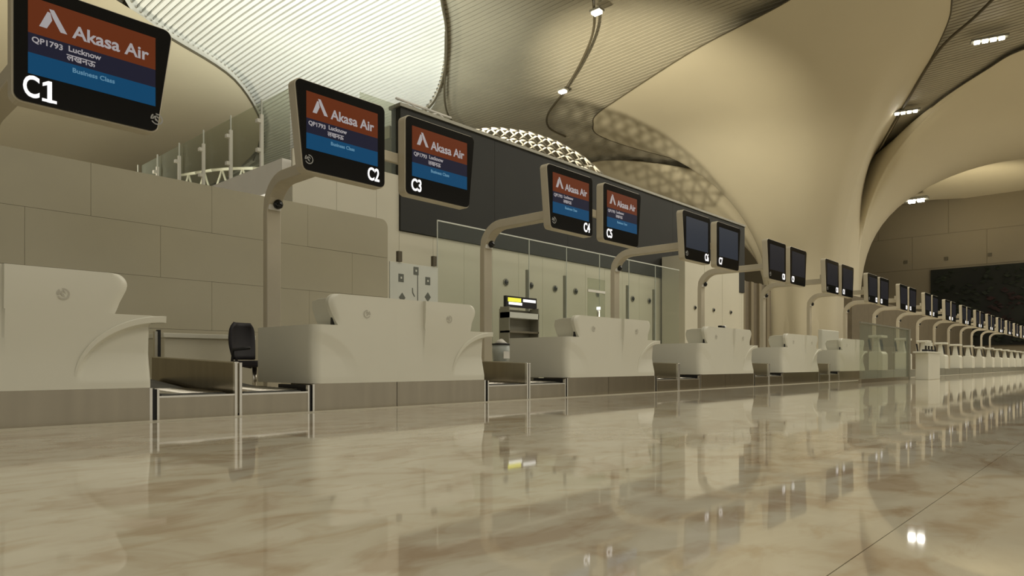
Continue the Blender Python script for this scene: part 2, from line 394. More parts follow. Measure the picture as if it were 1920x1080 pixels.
# closing face of the column trunk between the petals
bm = bmesh.new(); prev = None
for i in range(13):
    a = R(-110 + i*14); d = -Vector((CP, SP, 0))*math.cos(a) + Vector((SP, -CP, 0))*math.sin(a)
    q = [bm.verts.new((colC.x+d.x*3.2, colC.y+d.y*3.2, z)) for z in (0, 16)]
    if prev: bm.faces.new((prev[0], q[0], q[1], prev[1]))
    prev = q
link('column_trunk', finish(bm, 'column_trunk', M['petal'], True), fc)
fg = empty('ceiling_column'); struct(fg)
colG = at_fr(56, -41)
rimG = [((-500, -60), -60), ((-200, -150), -40), ((100, -60), -20), ((250, 20), -5), ((325, 75), 8), ((440, 150), 25), ((490, 230), 42), ((484, 275), 58), ((440, 320), 75), ((380, 350), 95), ((200, 390), 120)]
me, P = petal('petal', colG, 3.6, [(at_z(*p, 15.9), a) for p, a in rimG])
link('column_petal', me, fg)
# smooth soffit seen beyond the right petal
pl = [at_z(*p, 15.9) for p in ((1690, 378), (1760, 335), (1850, 303), (1960, 290), (2100, 285), (2200, 330), (1960, 368), (1800, 372))]
prism('ceiling_soffit', M['petal'], [(p.x, p.y) for p in pl], 'z', 15.9, 16.0, ce)

# ---- ceiling lamps
def lamp(px, py, n, label, big=False, z=15.6, dirv=(0, 0)):
    p = at_z(px, py, z); e = empty('ceiling_spotlight', p); tag(e, label, 'lamp', 'small spotlights along the ceiling seams' if not big else None)
    bm = bmesh.new()
    L = .32*n
    bm_box(bm, -.2, .2, -L/2-.1, L/2+.1, .06, .16); link('lamp_housing', finish(bm, 'lamp_housing', M['grey']), e)
    for k in range(n):
        yy = -L/2 + .16 + k*.32 if n > 1 else 0
        bm = bmesh.new(); s_ = .19 if n == 1 else .11
        bm_box(bm, -s_*.7, s_*.7, yy-s_, yy+s_, -.03, .06); link('lamp_lens', finish(bm, 'lamp_lens', M['lampw'] if big else M['lamp']), e)
    e.rotation_euler.z = R(dirv[0]); return e
lamp(1119, 25, 1, 'small single spotlight on the ceiling seam at the top centre')
lamp(1055, 173, 1, 'small single spotlight lower on the ceiling seam, left of the great petal')
lamp(1855, 77, 4, 'row of four little spotlights at the top right of the ceiling', dirv=(15,))
lamp(1699, 212, 4, 'row of four little spotlights in the notch between two petals', dirv=(15,))
e = lamp(1718, 378, 2, 'bright floodlight at the top edge of the far end wall', big=True, z=14.9)
e.scale = (2.2, 2.2, 2.2)

# ================================================================== lights inside the building: uplights behind the fascia and an added spot at the left
pA = at_z(600, 60, 16)
spot((14, 20, 7.0), (17.5, 27, 16), 5200, 105, (.95, 1, .92), .8, 1.0)
spot((21, 30, 7.0), (20, 30, 16), 2600, 120, (.95, 1, .92), .8, 1.0)
spot((13.6, 15.5, 6.95), at_z(1235, 195, 15.5), 26000, 42, (1, .91, .70), .9, .10)
spot((-3, 24, 3.0), (11, 38, 9.5), 12000, 150, (1, .93, .74), .9, 1.0)  # added spot that brightens the left petal and the slab side
spot((38, 22, 5.5), (52, 19, 13), 1500, 120, (1, .93, .74), .9, 1.0)
spot((62, 8, 9.0), at_z(1800, 345, 15.9), 2200, 90, (1, .88, .62), .8, .5)


# ================================================================== COUNTERS
DC = 6.0
def arc_in(s, z, a, b): return ((s-.10)/a)**2 + ((z-.33)/b)**2 < 1
def YT(z):
    t = max(0, min(1, (z-.45)/.7)); return -.042*t*t*(3-2*t)
def counter_master(mirror, W, crease):
    """right-hand unit: end at local x=0, extends to -W. mirror flips to a left-hand unit (end at x=0, extends to +W)"""
    sg = -1 if mirror else 1
    root = empty('checkin_counter', (0, DC, 0))
    T = lambda me: (me.transform(Matrix.Scale(sg, 4, (1,0,0))), me.flip_normals() if mirror else None, me)[2]
    # lower body front as a relief grid
    bm = bmesh.new(); nx, nz = 90, 44; z0, z1 = .272, .865
    def yf(s, z):
        y = 0.0
        if not mirror and s > crease:
            y += YT(z)
        if z < .81:
            e = ((s-.10)/.64)**2 + ((z-.33)/.48)**2 if z > .33 else 9
            if z <= .33: e = 9
            t = max(0, min(1, (1-e)/(.4 if mirror else .10))); y += ((.014 if mirror else .05)*min(1, (z-.33)/.22))*t
        rr = .10 if mirror else .03
        if s > -rr: y += rr - math.sqrt(max(0, rr*rr-(s+rr)**2))
        return y
    g = []
    for j in range(nz+1):
        z = z0 + (z1-z0)*j/nz; row = []
        for i in range(nx+1):
            s = -W + W*i/nx; row.append(bm.verts.new((s, yf(s, z), z)))
        g.append(row)
    for j in range(nz):
        for i in range(nx): bm.faces.new((g[j][i], g[j][i+1], g[j+1][i+1], g[j+1][i]))
    # end face, back, top, bottom
    bk = [bm.verts.new((x_, 1.12, z_)) for x_, z_ in ((-W, z0), (0, z0), (0, z1), (-W, z1))]
    bm.faces.new([g[j][nx] for j in range(nz+1)][::-1] + [bk[1], bk[2]][::1]) if False else None
    bm.faces.new([g[j][nx] for j in range(nz+1)] + [bk[2], bk[1]])
    bm.faces.new([g[j][0] for j in range(nz, -1, -1)] + [bk[0], bk[3]])
    bm.faces.new([g[nz][i] for i in range(nx+1)] + [bk[2], bk[3]])
    bm.faces.new([g[0][i] for i in range(nx, -1, -1)] + [bk[0], bk[1]])
    bm.faces.new(bk)
    me = finish(bm, 'counter_body', M['solid'], crisp=True)
    link('counter_body', T(me), root)
    # upper screen panel with a swept outer edge
    pts = []
    zt = 1.185; e1, e0 = -.19, -.285      # outer edge at top / at desk level
    right = [(e0, .80), (e0, .865), (-.268, .90), (-.243, .96), (-.215, 1.02), (-.197, 1.06), (e1, 1.095)]
    for k in range(1, 9):
        a = R(k*90/8); right.append((e1-.09+.09*math.cos(a), zt-.09+.09*math.sin(a)))
    ly = -W if mirror else crease
    bm = bmesh.new()
    rows = []
    outline = right[1:]; NS = 36
    yt = YT
    for (xr, z) in outline:
        row = []
        cols = [-W + (xr+W)*i/NS for i in range(NS+1)] if mirror else [-W + (crease+W)*i/8 for i in range(9)] + [crease+.006 + (xr-crease-.006)*i/(NS-9) for i in range(NS-8)]
        for i, s in enumerate(cols):
            y = yt(z) if (not mirror and i > 8) else 0
            y += .03*max(0, 1-(xr-s)/.06)**2*min(1, (z-.865)/.1)
            row.append(bm.verts.new((s, y, z)))
        rows.append(row)
    for a, b in zip(rows, rows[1:]):
        for i in range(NS): bm.faces.new((a[i], a[i+1], b[i+1], b[i]))
    back = [[bm.verts.new((v.co.x, v.co.y+.055, v.co.z)) for v in row] for row in rows]
    for a, b in zip(back, back[1:]):
        for i in range(NS): bm.faces.new((a[i+1], a[i], b[i], b[i+1]))
    for i in range(NS): bm.faces.new((rows[-1][i], rows[-1][i+1], back[-1][i+1], back[-1][i])); bm.faces.new((rows[0][i+1], rows[0][i], back[0][i], back[0][i+1]))
    for k in range(len(rows)-1):
        bm.faces.new((rows[k][NS], rows[k+1][NS], back[k+1][NS], back[k][NS])); bm.faces.new((rows[k+1][0], rows[k][0], back[k][0], back[k+1][0]))
    me = finish(bm, 'screen_panel', M['solid'], crisp=True)
    link('screen_panel', T(me), root)
    # wing: side screen running back over the desk
    bm = bmesh.new(); prof = [(.05, .86), (.05, 1.15), (.30, 1.15), (.42, 1.13), (.46, 1.05), (.45, .95), (.42, .86)]
    A = []; B = []
    for y, z in prof:
        fl_ = e0 + (z-.86)/.32*(e1-e0)
        A.append(bm.verts.new((fl_-.035, y, z))); B.append(bm.verts.new((fl_-.08, y, z)))
    bm.faces.new(A); bm.faces.new(B[::-1])
    for i in range(len(A)): bm.faces.new((A[i], B[i], B[(i+1) % len(A)], A[(i+1) % len(A)]))
    link('side_wing', T(finish(bm, 'side_wing', M['solid'], bevel=.01)), root)
    # slot between wing and front panel
    if mirror:
      bm = bmesh.new(); bm_prism(bm, [(.055, .87), (.085, .87), (.075, 1.02), (.06, 1.10), (.045, 1.10), (.05, 1.0)], 'x', e0+.005, e0+.035)
      link('dark_slot', T(finish(bm, 'dark_slot', M['black'])), root)
    # desk top: crescent lip growing into a slab
    bm = bmesh.new(); n = 26; up = []; lo = []; ov = .10 if not mirror else 0.0
    for k in range(n+1):
        t = R(90*k/n); f = k/n
        up.append((.10-.665*math.cos(t), .33+.535*math.sin(t))); lo.append((.10-.64*math.cos(t), .33+.48*math.sin(t)))
    up = [q for q in up if q[0] <= ov] ; lo = [q for q in lo if q[0] <= ov]
    up[0] = lo[0]
    up.append((ov, .865)); lo.append((ov, .81))
    poly = up + lo[::-1][:-1]
    bm_prism(bm, poly, 'y', -.012, .07)
    for v in bm.verts:
        if v.co.y < 0: v.co.y = (0 if mirror else YT(v.co.z)) + .003 - .018*min(1, (v.co.z-.33)/.22)
    if mirror: bm.free()
    else: link('desk_edge', T(finish(bm, 'desk_edge', M['solid'], bevel=.006)), root)
    if ov:
        bm = bmesh.new(); bm_box(bm, -.20, ov, .02, 1.12, .812, .866); link('desk_top', finish(bm, 'desk_top', M['solid'], bevel=.008), root)
    # stainless plinth, set in under the end face, with a corner strip
    bm = bmesh.new(); bm_box(bm, -W+.004, -.015, .004, 1.0 if not mirror else .45, 0, .274)
    link('plinth', T(finish(bm, 'plinth', M['steel'])), root)
    bm = bmesh.new(); bm_box(bm, -.016, .006, .0, .03, 0, .268)
    link('corner_strip', T(finish(bm, 'corner_strip', M['steel_lt'])), root)
    # pressed emblem
    bm = bmesh.new(); ex = -.64; ez = .995 if True else 1; yy = -.041 if not mirror else -.004
    bm_emblem(bm, ex, ez, .043, yy)
    link('emblem', finish(bm, 'emblem', M['markd']) if not mirror else T(finish(bm, 'emblem', M['markd'])), root)
    # operator's monitor on the desk
    bm = bmesh.new(); bm_box(bm, e0-.42, e0-.06, .30, .34, .90, 1.14); bm_box(bm, e0-.28, e0-.2, .33, .40, .865, .95)
    link('operator_screen', T(finish(bm, 'operator_screen', M['black'], bevel=.005)), root)
    return root
def bm_emblem(bm, ex, ez, r, yy):
    def ringseg(a0, a1, ro, ri, n=14):
        v = []
        for k in range(n+1):
            a = R(a0+(a1-a0)*k/n); v.append((bm.verts.new((ex+ro*math.cos(a), yy, ez+ro*math.sin(a))), bm.verts.new((ex+ri*math.cos(a), yy, ez+ri*math.sin(a)))))
        for p_, q in zip(v, v[1:]): bm.faces.new((p_[0], q[0], q[1], p_[1]))
    ringseg(-150, 100, r, r*.78); ringseg(130, 190, r, r*.75)
    # leaf-like strokes inside
    for (cx, cz, dx, dz, wd) in ((-.35, .25, .5, .45, .22), (-.1, -.15, .35, -.35, .2), (.15, .35, .3, -.3, .14)):
        c = Vector((ex+cx*r, yy, ez+cz*r)); d = Vector((dx*r, 0, dz*r)); nrm = Vector((-d.z, 0, d.x)).normalized()*wd*r
        bm.faces.new([bm.verts.new(q) for q in (c-d, c+nrm, c+d, c-nrm)])

WR, WL = 1.38, 1.04
mr = counter_master(False, WR, -1.01); ml = counter_master(True, WL, 0)
def put(o, x, label, grp='white check-in counters in a row'):
    o.location = (x, DC, 0); tag(o, label, 'check-in counter', grp); return o
put(mr, 2.16, 'large white check-in counter C1 at the left edge, desk shelf on its right')
extra = copy_tree(ml); put(extra, 2.16-WR-WL, 'white check-in counter joined to the left side of counter C1, mostly out of frame')
put(ml, 3.66, 'white check-in counter C2, desk block on its left, before the post'.replace('before', 'in front of'))
PT = 4.06
desc = {3: 'joined to C2, curved shelf beside the pale bin', 4: 'beside the belts after C3', 5: 'joined to C4, right of its panel', 6: 'beside the belts after C5', 7: 'joined to C6', 8: 'beside the belts after C7', 9: 'joined to C8', 10: 'the last left-hand desk before the kiosks', 11: 'the last full counter before the kiosks'}
for j in range(5):
    x0 = 3.66 + PT*j + (.03 if j else 0)
    if j: put(copy_tree(ml), x0, 'white check-in counter C%d, %s' % (2*j+2, desc[2*j+2]))
    put(copy_tree(mr), x0+WL+WR+.0, 'white check-in counter C%d, %s' % (2*j+3, desc[2*j+3]))

# ================================================================== BAGGAGE BELTS between the counters
def belt_bay(x0, x1, label, lab2, lab3):
    xm = x0 + (x1-x0)*.49
    def one(a, b, lab, post_l, post_r):
        e = empty('baggage_belt', (a, DC, 0)); tag(e, lab, 'conveyor', 'baggage belts between the counters')
        L = b-a
        bm = bmesh.new(); bm_box(bm, 0.0, L, 0, .03, 0, .185); link('front_panel', finish(bm, 'front_panel', M['steel']), e)
        bm = bmesh.new(); bm_box(bm, 0.0, L, -.004, .05, .185, .20); link('front_edge', finish(bm, 'front_edge', M['steel_lt']), e)
        bm = bmesh.new()
        bm_prism(bm, [(.05, .0), (.05, .195), (.9, .215), (1.9, .30), (1.9, 0)], 'x', .03, L-.03)
        link('belt_bed', finish(bm, 'belt_bed', M['grey']), e)
        bm = bmesh.new(); bm_prism(bm, [(.06, .197), (.06, .207), (.9, .227), (1.9, .312), (1.9, .302), (.9, .217)], 'x', .05, L-.05)
        link('belt', finish(bm, 'belt', M['belt']), e)
        n = 9; bm = bmesh.new()
        for k in range(n): bm_tube(bm, [(.06, .12+k*.085, .214+k*.002), (L-.06, .12+k*.085, .214+k*.002)], .008, 6)
        link('rollers', finish(bm, 'rollers', M['steel_lt'], True), e)['kind'] = 'stuff'
        if post_l:
            box('end_piece', M['black'], -.042, -.008, .02, .6, 0, .26, e); box('post', M['steel_lt'], -.010, .008, -.006, .03, 0, .26, e)  # darkness of the gap beside the counter put in as a black box
        if post_r:
            box('end_piece', M['black'], L+.006, L+.040, .02, .6, 0, .26, e); box('post', M['steel_lt'], L-.012, L+.006, -.006, .03, 0, .26, e)
        return e
    one(x0+.05, xm-.035, label, 1, 0); one(xm+.035, x1-.05, lab2, 0, 1)
    d = empty('belt_divider', (xm, DC, 0)); tag(d, lab3, 'divider', 'stainless dividers between pairs of belts')
    bm = bmesh.new(); bm_prism(bm, [(.03, .02), (.03, .475), (2.0, .54), (2.0, .02)], 'x', -.015, .015); link('side_panel', finish(bm, 'side_panel', M['steel']), d)
    bm = bmesh.new(); bm_box(bm, -.035, -.008, -.01, .03, 0, .48); bm_box(bm, .008, .035, -.01, .03, 0, .48); link('post', finish(bm, 'post', M['steel_lt'], bevel=.003), d)
    bm = bmesh.new(); bm_prism(bm, [(.03, .475), (.03, .487), (2.0, .552), (2.0, .54)], 'x', -.02, .02); link('top_rail', finish(bm, 'top_rail', M['steel_lt']), d)
names = ['C1 and C2', 'C3 and C4', 'C5 and C6', 'C7 and C8', 'C9 and C10']
ends = [2.16] + [3.66+PT*j+(.03 if j else 0)+WL+WR for j in range(5)]
starts = [3.66+PT*j+(.03 if j else 0) for j in range(6)]
for j in range(5):
    belt_bay(ends[j], starts[j], 'left belt of the pair between counters %s' % names[j], 'right belt of the pair between counters %s' % names[j], 'stainless divider with twin posts between counters %s' % names[j])

# ================================================================== POSTS AND ARMS
DM, DP = 6.37, 8.44
def arm_post(x, label, zt=2.87, bar=(-.60, 1.40)):
    e = empty('monitor_post', (x, DP, 0)); tag(e, label, 'post', 'arched posts carrying the monitors')
    # rectangular section swept in the y-z plane
    bm = bmesh.new(); path = [(0, 0)]; rad = .42
    path += [(0, .5), (0, 1.5), (0, zt-rad)]
    for k in range(1, 9):
        a = R(90*k/8); path.append((-rad+rad*math.cos(a), zt-rad+rad*math.sin(a)))
    path += [(-1.0, zt), (DM+.2-DP, zt)]
    prev = None; hw, hd = .10, .055
    for i, (y, z) in enumerate(path):
        y0_, z0_ = path[max(i-1, 0)]; y1_, z1_ = path[min(i+1, len(path)-1)]
        d = Vector((0, y1_-y0_, z1_-z0_)).normalized(); nn = Vector((0, d.z, -d.y))
        c = Vector((0, y, z)); hh = hd*(1.3 if i > 4 else 1)
        r = [bm.verts.new(c+Vector((sx*hw, 0, 0))+nn*sy*hh) for sx, sy in ((-1, -1), (1, -1), (1, 1), (-1, 1))]
        if prev:
            for k in range(4): bm.faces.new((prev[k], prev[(k+1) % 4], r[(k+1) % 4], r[k]))
        else: bm.faces.new(r)
        prev = r
    bm.faces.new(prev)
    me = finish(bm, 'arched_post', M['housing'], bevel=.012); link('arched_post', me, e)
    bm = bmesh.new(); bm_box(bm, -.16, .16, -.12, .12, 0, .02); link('base_plate', finish(bm, 'base_plate', M['steel_lt'], bevel=.004), e)
    bm = bmesh.new(); bm_box(bm, -.085, .085, -.085, -.053, 2.49, 2.66); br = link('camera_bracket', finish(bm, 'camera_bracket', M['white'], bevel=.01), e)
    bm = bmesh.new(); bm_tube(bm, [(.03, -.085, 2.57), (.03, -.125, 2.57), (.03, -.145, 2.57)], [.062, .062, .035], 16); link('camera_dome', finish(bm, 'camera_dome', M['glossblack'], True), br)
    # crossbar behind both monitors
    bm = bmesh.new(); bm_box(bm, bar[0], bar[1], DM+.145-DP, DM+.20-DP, 2.87, 2.99); link('crossbar', finish(bm, 'crossbar', M['housing'], bevel=.008), e)
    return e
ap = arm_post(4.535, 'beige arched post behind counter C2 carrying monitors C2 and C3')
PM = 4.07
arm_post(1.45, 'beige arched post at the left edge carrying monitor C1', bar=(-.1, .8))
for j in range(1, 16):
    o = copy_tree(ap); o.location = (4.535+4.035*j, DP, 0)
    o['label'] = 'beige arched post carrying monitors C%d and C%d' % (2*j+2, 2*j+3)

# ================================================================== MONITORS
Wm, Hm, ZM = 1.145, .95, 2.48
def monitor(kind, num, lit, label, tl, tr, emblem_side):
    e = empty('counter_monitor', (0, DM, ZM)); tag(e, label, 'monitor', 'hanging monitors along the check-in row')
    ol = rrect(0, Wm, 0, Hm, .07, tl, tr)
    bm = bmesh.new(); bm_prism(bm, ol, 'y', .012, .14); link('housing', finish(bm, 'housing', M['housing'], bevel=.006), e)
    ol = rrect(.012, Wm-.012, .012, Hm-.012, .06, tl, tr)
    bm = bmesh.new(); bm_prism(bm, ol, 'y', 0, .02); link('screen_glass', finish(bm, 'screen_glass', M['glossblack']), e)
    px0 = .13 if kind == 'l' else .10; px1 = px0+.905
    def band(nm, m, z0, z1):
        bm = bmesh.new(); bm_box(bm, px0, px1, -.003, .002, z0, z1); return link(nm, finish(bm, nm, m), e)
    if lit:
        og = band('orange_banner', M['orange'], .555, .835); nv = band('flight_panel', M['navy'], .40, .555); bl = band('blue_banner', M['blue'], .235, .40)
        bm = bmesh.new(); cx, cz = px0+.155, .70
        # two-stroke peak mark
        for poly in (((-.085, -.075), (-.035, -.075), (.0, .0), (-.012, .055), (-.03, .06)), ((-.02, .085), (.012, .085), (.10, -.075), (.055, -.075), (.005, .02))):
            bm.faces.new([bm.verts.new((cx+a, -.005, cz+b)) for a, b in poly])
        link('logo_mark', finish(bm, 'logo_mark', M['txtd']), og)
        text('Akasa Air', .145, M['txtd'], (px0+.57, -.005, .66), og, sx=.97, bold=.003)
        text('QP1793', .062, M['txtd'], (px0+.125, -.005, .505), nv, bold=.0012)
        text('Lucknow', .062, M['txtd'], (px0+.375, -.005, .515), nv, bold=.0012)
        text('लखनऊ', .07, M['txtd'], (px0+.35, -.005, .445), nv, bold=.0012)
        text('Boarding to Late', .05, M['txtb'], (px0+.44, -.005, .345), bl, bold=.001) if False else text('Business Class', .052, M['txtb'], (px0+.44, -.005, .350), bl, bold=.001)
    else: band('blank_display', M['off'] if num < 8 else M['offd'], .235, .835)
    lx = Wm-.17 if kind == 'l' else .165
    text('C%d' % num if num > 1 else 'C', .235 if num == 1 else .20, M['txt'], (lx if num > 1 else lx-.045, -.006, .125), e, name='counter_number', sx=.68 if num < 10 else .54, bold=.0045)
    if num == 1:
        bm = bmesh.new(); bx = lx+.028
        for poly in (((.030, -.082), (.060, -.082), (.060, .085), (.036, .085), (.000, .062), (.000, .036), (.030, .052)), ((-.004, -.082), (.092, -.082), (.092, -.060), (-.004, -.060))):
            bm_prism(bm, [(bx+a, .125+b) for a, b in poly], 'y', -.008, -.003)
        link('counter_number', finish(bm, 'counter_number', M['txt']), e)
    if emblem_side:
        ex = .16 if emblem_side == 'l' else Wm-.13
        bm = bmesh.new(); bm_emblem(bm, ex, .125, .05, -.004); link('emblem', finish(bm, 'emblem', M['mark']), e)
    return e
m1 = monitor('r', 1, True, 'monitor C1 at the top left, orange and blue airline display', 0, .11, 'r'); m1.location = (1.283, DM, ZM+.02); m1.scale = (1.035, 1, 1.0)
for j in range(16):
    for s_, kind in ((0, 'l'), (1, 'r')):
        n = 2*j+2+s_; lit = n <= 5
        lab = 'monitor C%d, orange and blue airline display' % n if lit else ('monitor C%d, blank slate-grey display' % n if n < 8 else 'monitor C%d far along the row, blank dark display' % n)
        o = monitor(kind, n, lit, lab, .085 if kind == 'l' else 0, .085 if kind == 'r' else 0, 'l' if kind == 'l' and n < 14 else None)
        o.location = (3.675 + PM*j + (1.437 if s_ else 0), DM, ZM)

# ================================================================== THINGS BEHIND THE COUNTERS
# office chair
def chair(x, y, rz):
    e = empty('office_chair', (x, y, 0)); tag(e, 'black office chair between counters C1 and C2, behind the belts', 'chair')
    bm = bmesh.new(); rows = []
    for k in range(11):
        z = .52 + .47*k/10; wd = .20+.035*math.sin(math.pi*k/10); wd *= (1 if k < 9 else (.95 if k == 9 else .78)); row = []
        for i in range(11):
            t = -1+2*i/10; row.append(bm.verts.new((wd*t, .22-.06*t*t+.04*math.sin((z-.5)*5)-.0, z)))
        rows.append(row)
    for a, b in zip(rows, rows[1:]):
        for i in range(10): bm.faces.new((a[i], a[i+1], b[i+1], b[i]))
    o = link('backrest', finish(bm, 'backrest', M['chair'], True), e); md = o.modifiers.new('t', 'SOLIDIFY'); md.thickness = .04
    bm = bmesh.new(); bm_prism(bm, rrect(-.24, .24, -.24, .20, .08), 'z', .43, .51); link('seat', finish(bm, 'seat', M['chair'], bevel=.02), e)
    for sx in (-1, 1):
        tube('armrest', M['black'], [(sx*.22, .1, .44), (sx*.29, .1, .47), (sx*.29, .08, .64), (sx*.29, -.16, .66)], .018, e)
    tube('gas_stem', M['steel_lt'], [(0, 0, .10), (0, 0, .44)], .028, e)
    tube('back_support', M['black'], [(0, .05, .43), (0, .27, .46), (0, .27, .70)], .02, e)
    for k in range(5):
        a = R(72*k+20); q = tube('base_leg', M['black'], [(0, 0, .10), (.28*math.cos(a), .28*math.sin(a), .075)], [.025, .016], e)
        tube('caster', M['black'], [(.28*math.cos(a)-.02, .28*math.sin(a), .03), (.28*math.cos(a)+.02, .28*math.sin(a), .03)], .03, q)
    e.rotation_euler.z = rz; return e
chair(4.12, 8.1, R(25))
# low white staff counter behind the first belts
sc_ = empty('low_cabinet', (0, 9.0, 0)); tag(sc_, 'low off-white cabinet behind the belts between C1 and C2', 'cabinet')
xa, _ = at_y(308, 640, 9.0); xb, _ = at_y(436, 640, 9.0)
box('cabinet_body', M['cream'], xa, xb+.3, 0, .6, 0, .80, sc_, bevel=.01); box('cabinet_top', M['solid'], xa-.02, xb+.32, -.03, .63, .80, .86, sc_, bevel=.008)
box('dark_plinth', M['black'], xa+.03, xb+.27, -.004, .01, 0, .08, sc_)
pp = empty('slim_post', (0, 0, 0)); xs_, _ = at_y(297, 640, 8.7); pp.location = (xs_, 8.7, 0); tag(pp, 'slim dark post beside the low white cabinet behind counter C1', 'post')
box('post_shaft', M['black'], -.02, .02, -.02, .02, 0, .88, pp); box('post_cap', M['steel_lt'], -.05, -.02, -.03, .03, .35, .86, pp)
# pale bin on a stainless stand behind C3
xa, _ = at_y(940, 650, 8.6)
stn = empty('steel_stand', (xa, 8.6, 0)); tag(stn, 'low stainless stand behind counter C3 with the pale bin on it', 'stand')
box('stand_body', M['steel'], -.3, .3, -.25, .25, 0, .50, stn); box('stand_top', M['steel_lt'], -.31, .31, -.26, .26, .50, .52, stn)
bn = empty('pale_bin', (xa, 8.6, .52)); tag(bn, 'pale translucent bin with a dark rim between counters C3 and C4', 'bin')
tube('bin_body', M['clear'], [(0, 0, 0), (0, 0, .30)], [.15, .17], bn, 20); tube('bin_rim', M['black'], [(0, 0, .30), (0, 0, .325)], .178, bn, 20)
tube('bin_contents', M['white'], [(0, 0, .325), (0, 0, .36), (.02, 0, .40)], [.13, .09, .03], bn, 10)
box('bin_label', M['white'], -.12, .04, -.172, -.165, .05, .18, bn)

# glass partition before the cream wall
gp = empty('glass_partition', (10.57, 12, 0)); tag(gp, 'tall clear glass partition with steel posts in front of the cream wall', 'glass partition')
for i in range(7):
    bm = bmesh.new(); bm_box(bm, i*1.63+.01, (i+1)*1.63-.01, -.006, .006, .05, 3.8); link('glass_pane', finish(bm, 'glass_pane', M['glass']), gp)
    bm = bmesh.new(); bm_box(bm, i*1.63-.006, i*1.63+.006, -.012, .012, 0, 3.82); link('pane_joint', finish(bm, 'pane_joint', M['board']), gp)
    if i in (2, 3, 5, 6): bm = bmesh.new(); bm_box(bm, i*1.63-.05, i*1.63+.05, .02, .09, 0, 3.0); link('steel_post', finish(bm, 'steel_post', M['grey'], bevel=.005), gp)
bm = bmesh.new(); bm_box(bm, 0, 7*1.63, -.012, .012, 3.80, 3.83); link('top_rail', finish(bm, 'top_rail', M['board']), gp)
# round fixtures on the wall
for i, sx in enumerate((13.98, 15.05, 16.17, 17.2, 18.4, 19.5, 20.5, 21.6, 22.1)):
    if i == 8: continue
    e = empty('wall_fixture', (sx, 13.0, 2.76)); tag(e, 'dark round fixture on the cream wall behind the glass, %s from the left' % 'first second third fourth fifth sixth seventh eighth ninth'.split()[i], 'wall fixture', 'round fixtures on the cream wall')
    tube('bezel', M['grey'], [(0, 0, 0), (0, -.03, 0)], .10, e, 16); tube('dark_centre', M['glossblack'], [(.0, -.03, .0), (.0, -.06, 0)], [.075, .05], e, 12)
for i, sx in enumerate((23.1, 24.6, 26.1)):
    e = empty('wall_fixture', (sx, 11.97, 2.55)); tag(e, 'dark round fixture on the boxed-out cream wall, %s one' % ('left', 'middle', 'right')[i], 'wall fixture', 'round fixtures on the boxed-out wall')
    tube('bezel', M['grey'], [(0, 0, 0), (0, -.03, 0)], .08, e, 16); tube('dark_centre', M['glossblack'], [(0, -.03, 0), (0, -.06, 0)], [.06, .04], e, 12)
# notice board with square and diamond symbols
nb = empty('notice_board', (8.82, 11.5, 0)); tag(nb, 'pale hanging board with dark square and diamond symbols behind counters C2 and C3', 'notice board')
box('board_panel', M['board'], 0, 1.32, 0, .03, 1.0, 2.62, nb, bevel=.004)
def bxz(px, py): return (at_y(px, py, 11.5)[0]-8.82, at_y(px, py, 11.5)[1])
for px, py, kind in ((752, 521, 's'), (780, 508, 's'), (802, 527, 's'), (754, 558, 'd'), (802, 557, 'd')):
    cx, cz = bxz(px, py); h = .085
    if kind == 's':
        sq = box('square_symbol', M['glyph'], cx-h*.8, cx+h*.8, -.006, 0, cz-h, cz+h, nb)
        box('symbol_centre', M['board'], cx-.02, cx+.02, -.010, -.006, cz-.02, cz+.025, sq)
    else: prism('diamond_symbol', M['glyph'], [(cx-h, cz), (cx, cz-h*1.25), (cx+h, cz), (cx, cz+h*1.25)], 'y', -.006, 0, nb)
cx, cz = bxz(783, 540); box('line_mark', M['glyph'], cx-.01, cx+.01, -.005, 0, cz-.33, cz+.28, nb)
cx, cz = bxz(776, 547); prism('curved_mark', M['glyph'], [(cx-.05, cz+.08), (cx-.03, cz+.08), (cx-.02, cz-.02), (cx+.03, cz-.10), (cx+.01, cz-.11), (cx-.045, cz-.03)], 'y', -.005, 0, nb)
for xx in (.1, 1.16): box('stand_leg', M['grey'], xx, xx+.05, .03, .08, 0, 2.5, nb)
for px, py in ((749, 480), (814, 489)):
    cx, cz = bxz(px, py); box('bracket', M['seam'], cx-.05, cx+.05, -.03, .05, cz-.12, cz+.10, nb); 
# lit yellow and white sign with grey shelves
ys_ = empty('lit_sign', (12.38, 11.50, 0)); tag(ys_, 'black sign with lit yellow and white lettering beside the C4 post', 'sign')
box('sign_box', M['black'], 0, 1.18, 0, .08, 1.90, 2.17, ys_); box('yellow_panel', M['yellow'], .07, .56, -.006, 0, 2.03, 2.13, ys_); box('white_strip', M['signw'], .10, .60, -.006, 0, 1.955, 2.02, ys_)
box('white_arrow_panel', M['signw'], .64, 1.13, -.006, 0, 2.05, 2.12, ys_)
gs = empty('grey_shelving', (12.38, 11.4, 0)); tag(gs, 'grey shelf unit below the lit yellow sign', 'shelf unit')
box('back_panel', M['grey'], 0, 1.15, .3, .33, 0, 1.85, gs); 
for z in (.9, 1.25, 1.62): box('shelf', M['board'] if z > 1.5 else M['steel'], 0, 1.15, 0, .3, z, z+.05 if z < 1.5 else z+.14, gs)
for xx in (0, 1.12): box('upright', M['grey'], xx, xx+.03, 0, .3, 0, 1.899, gs)
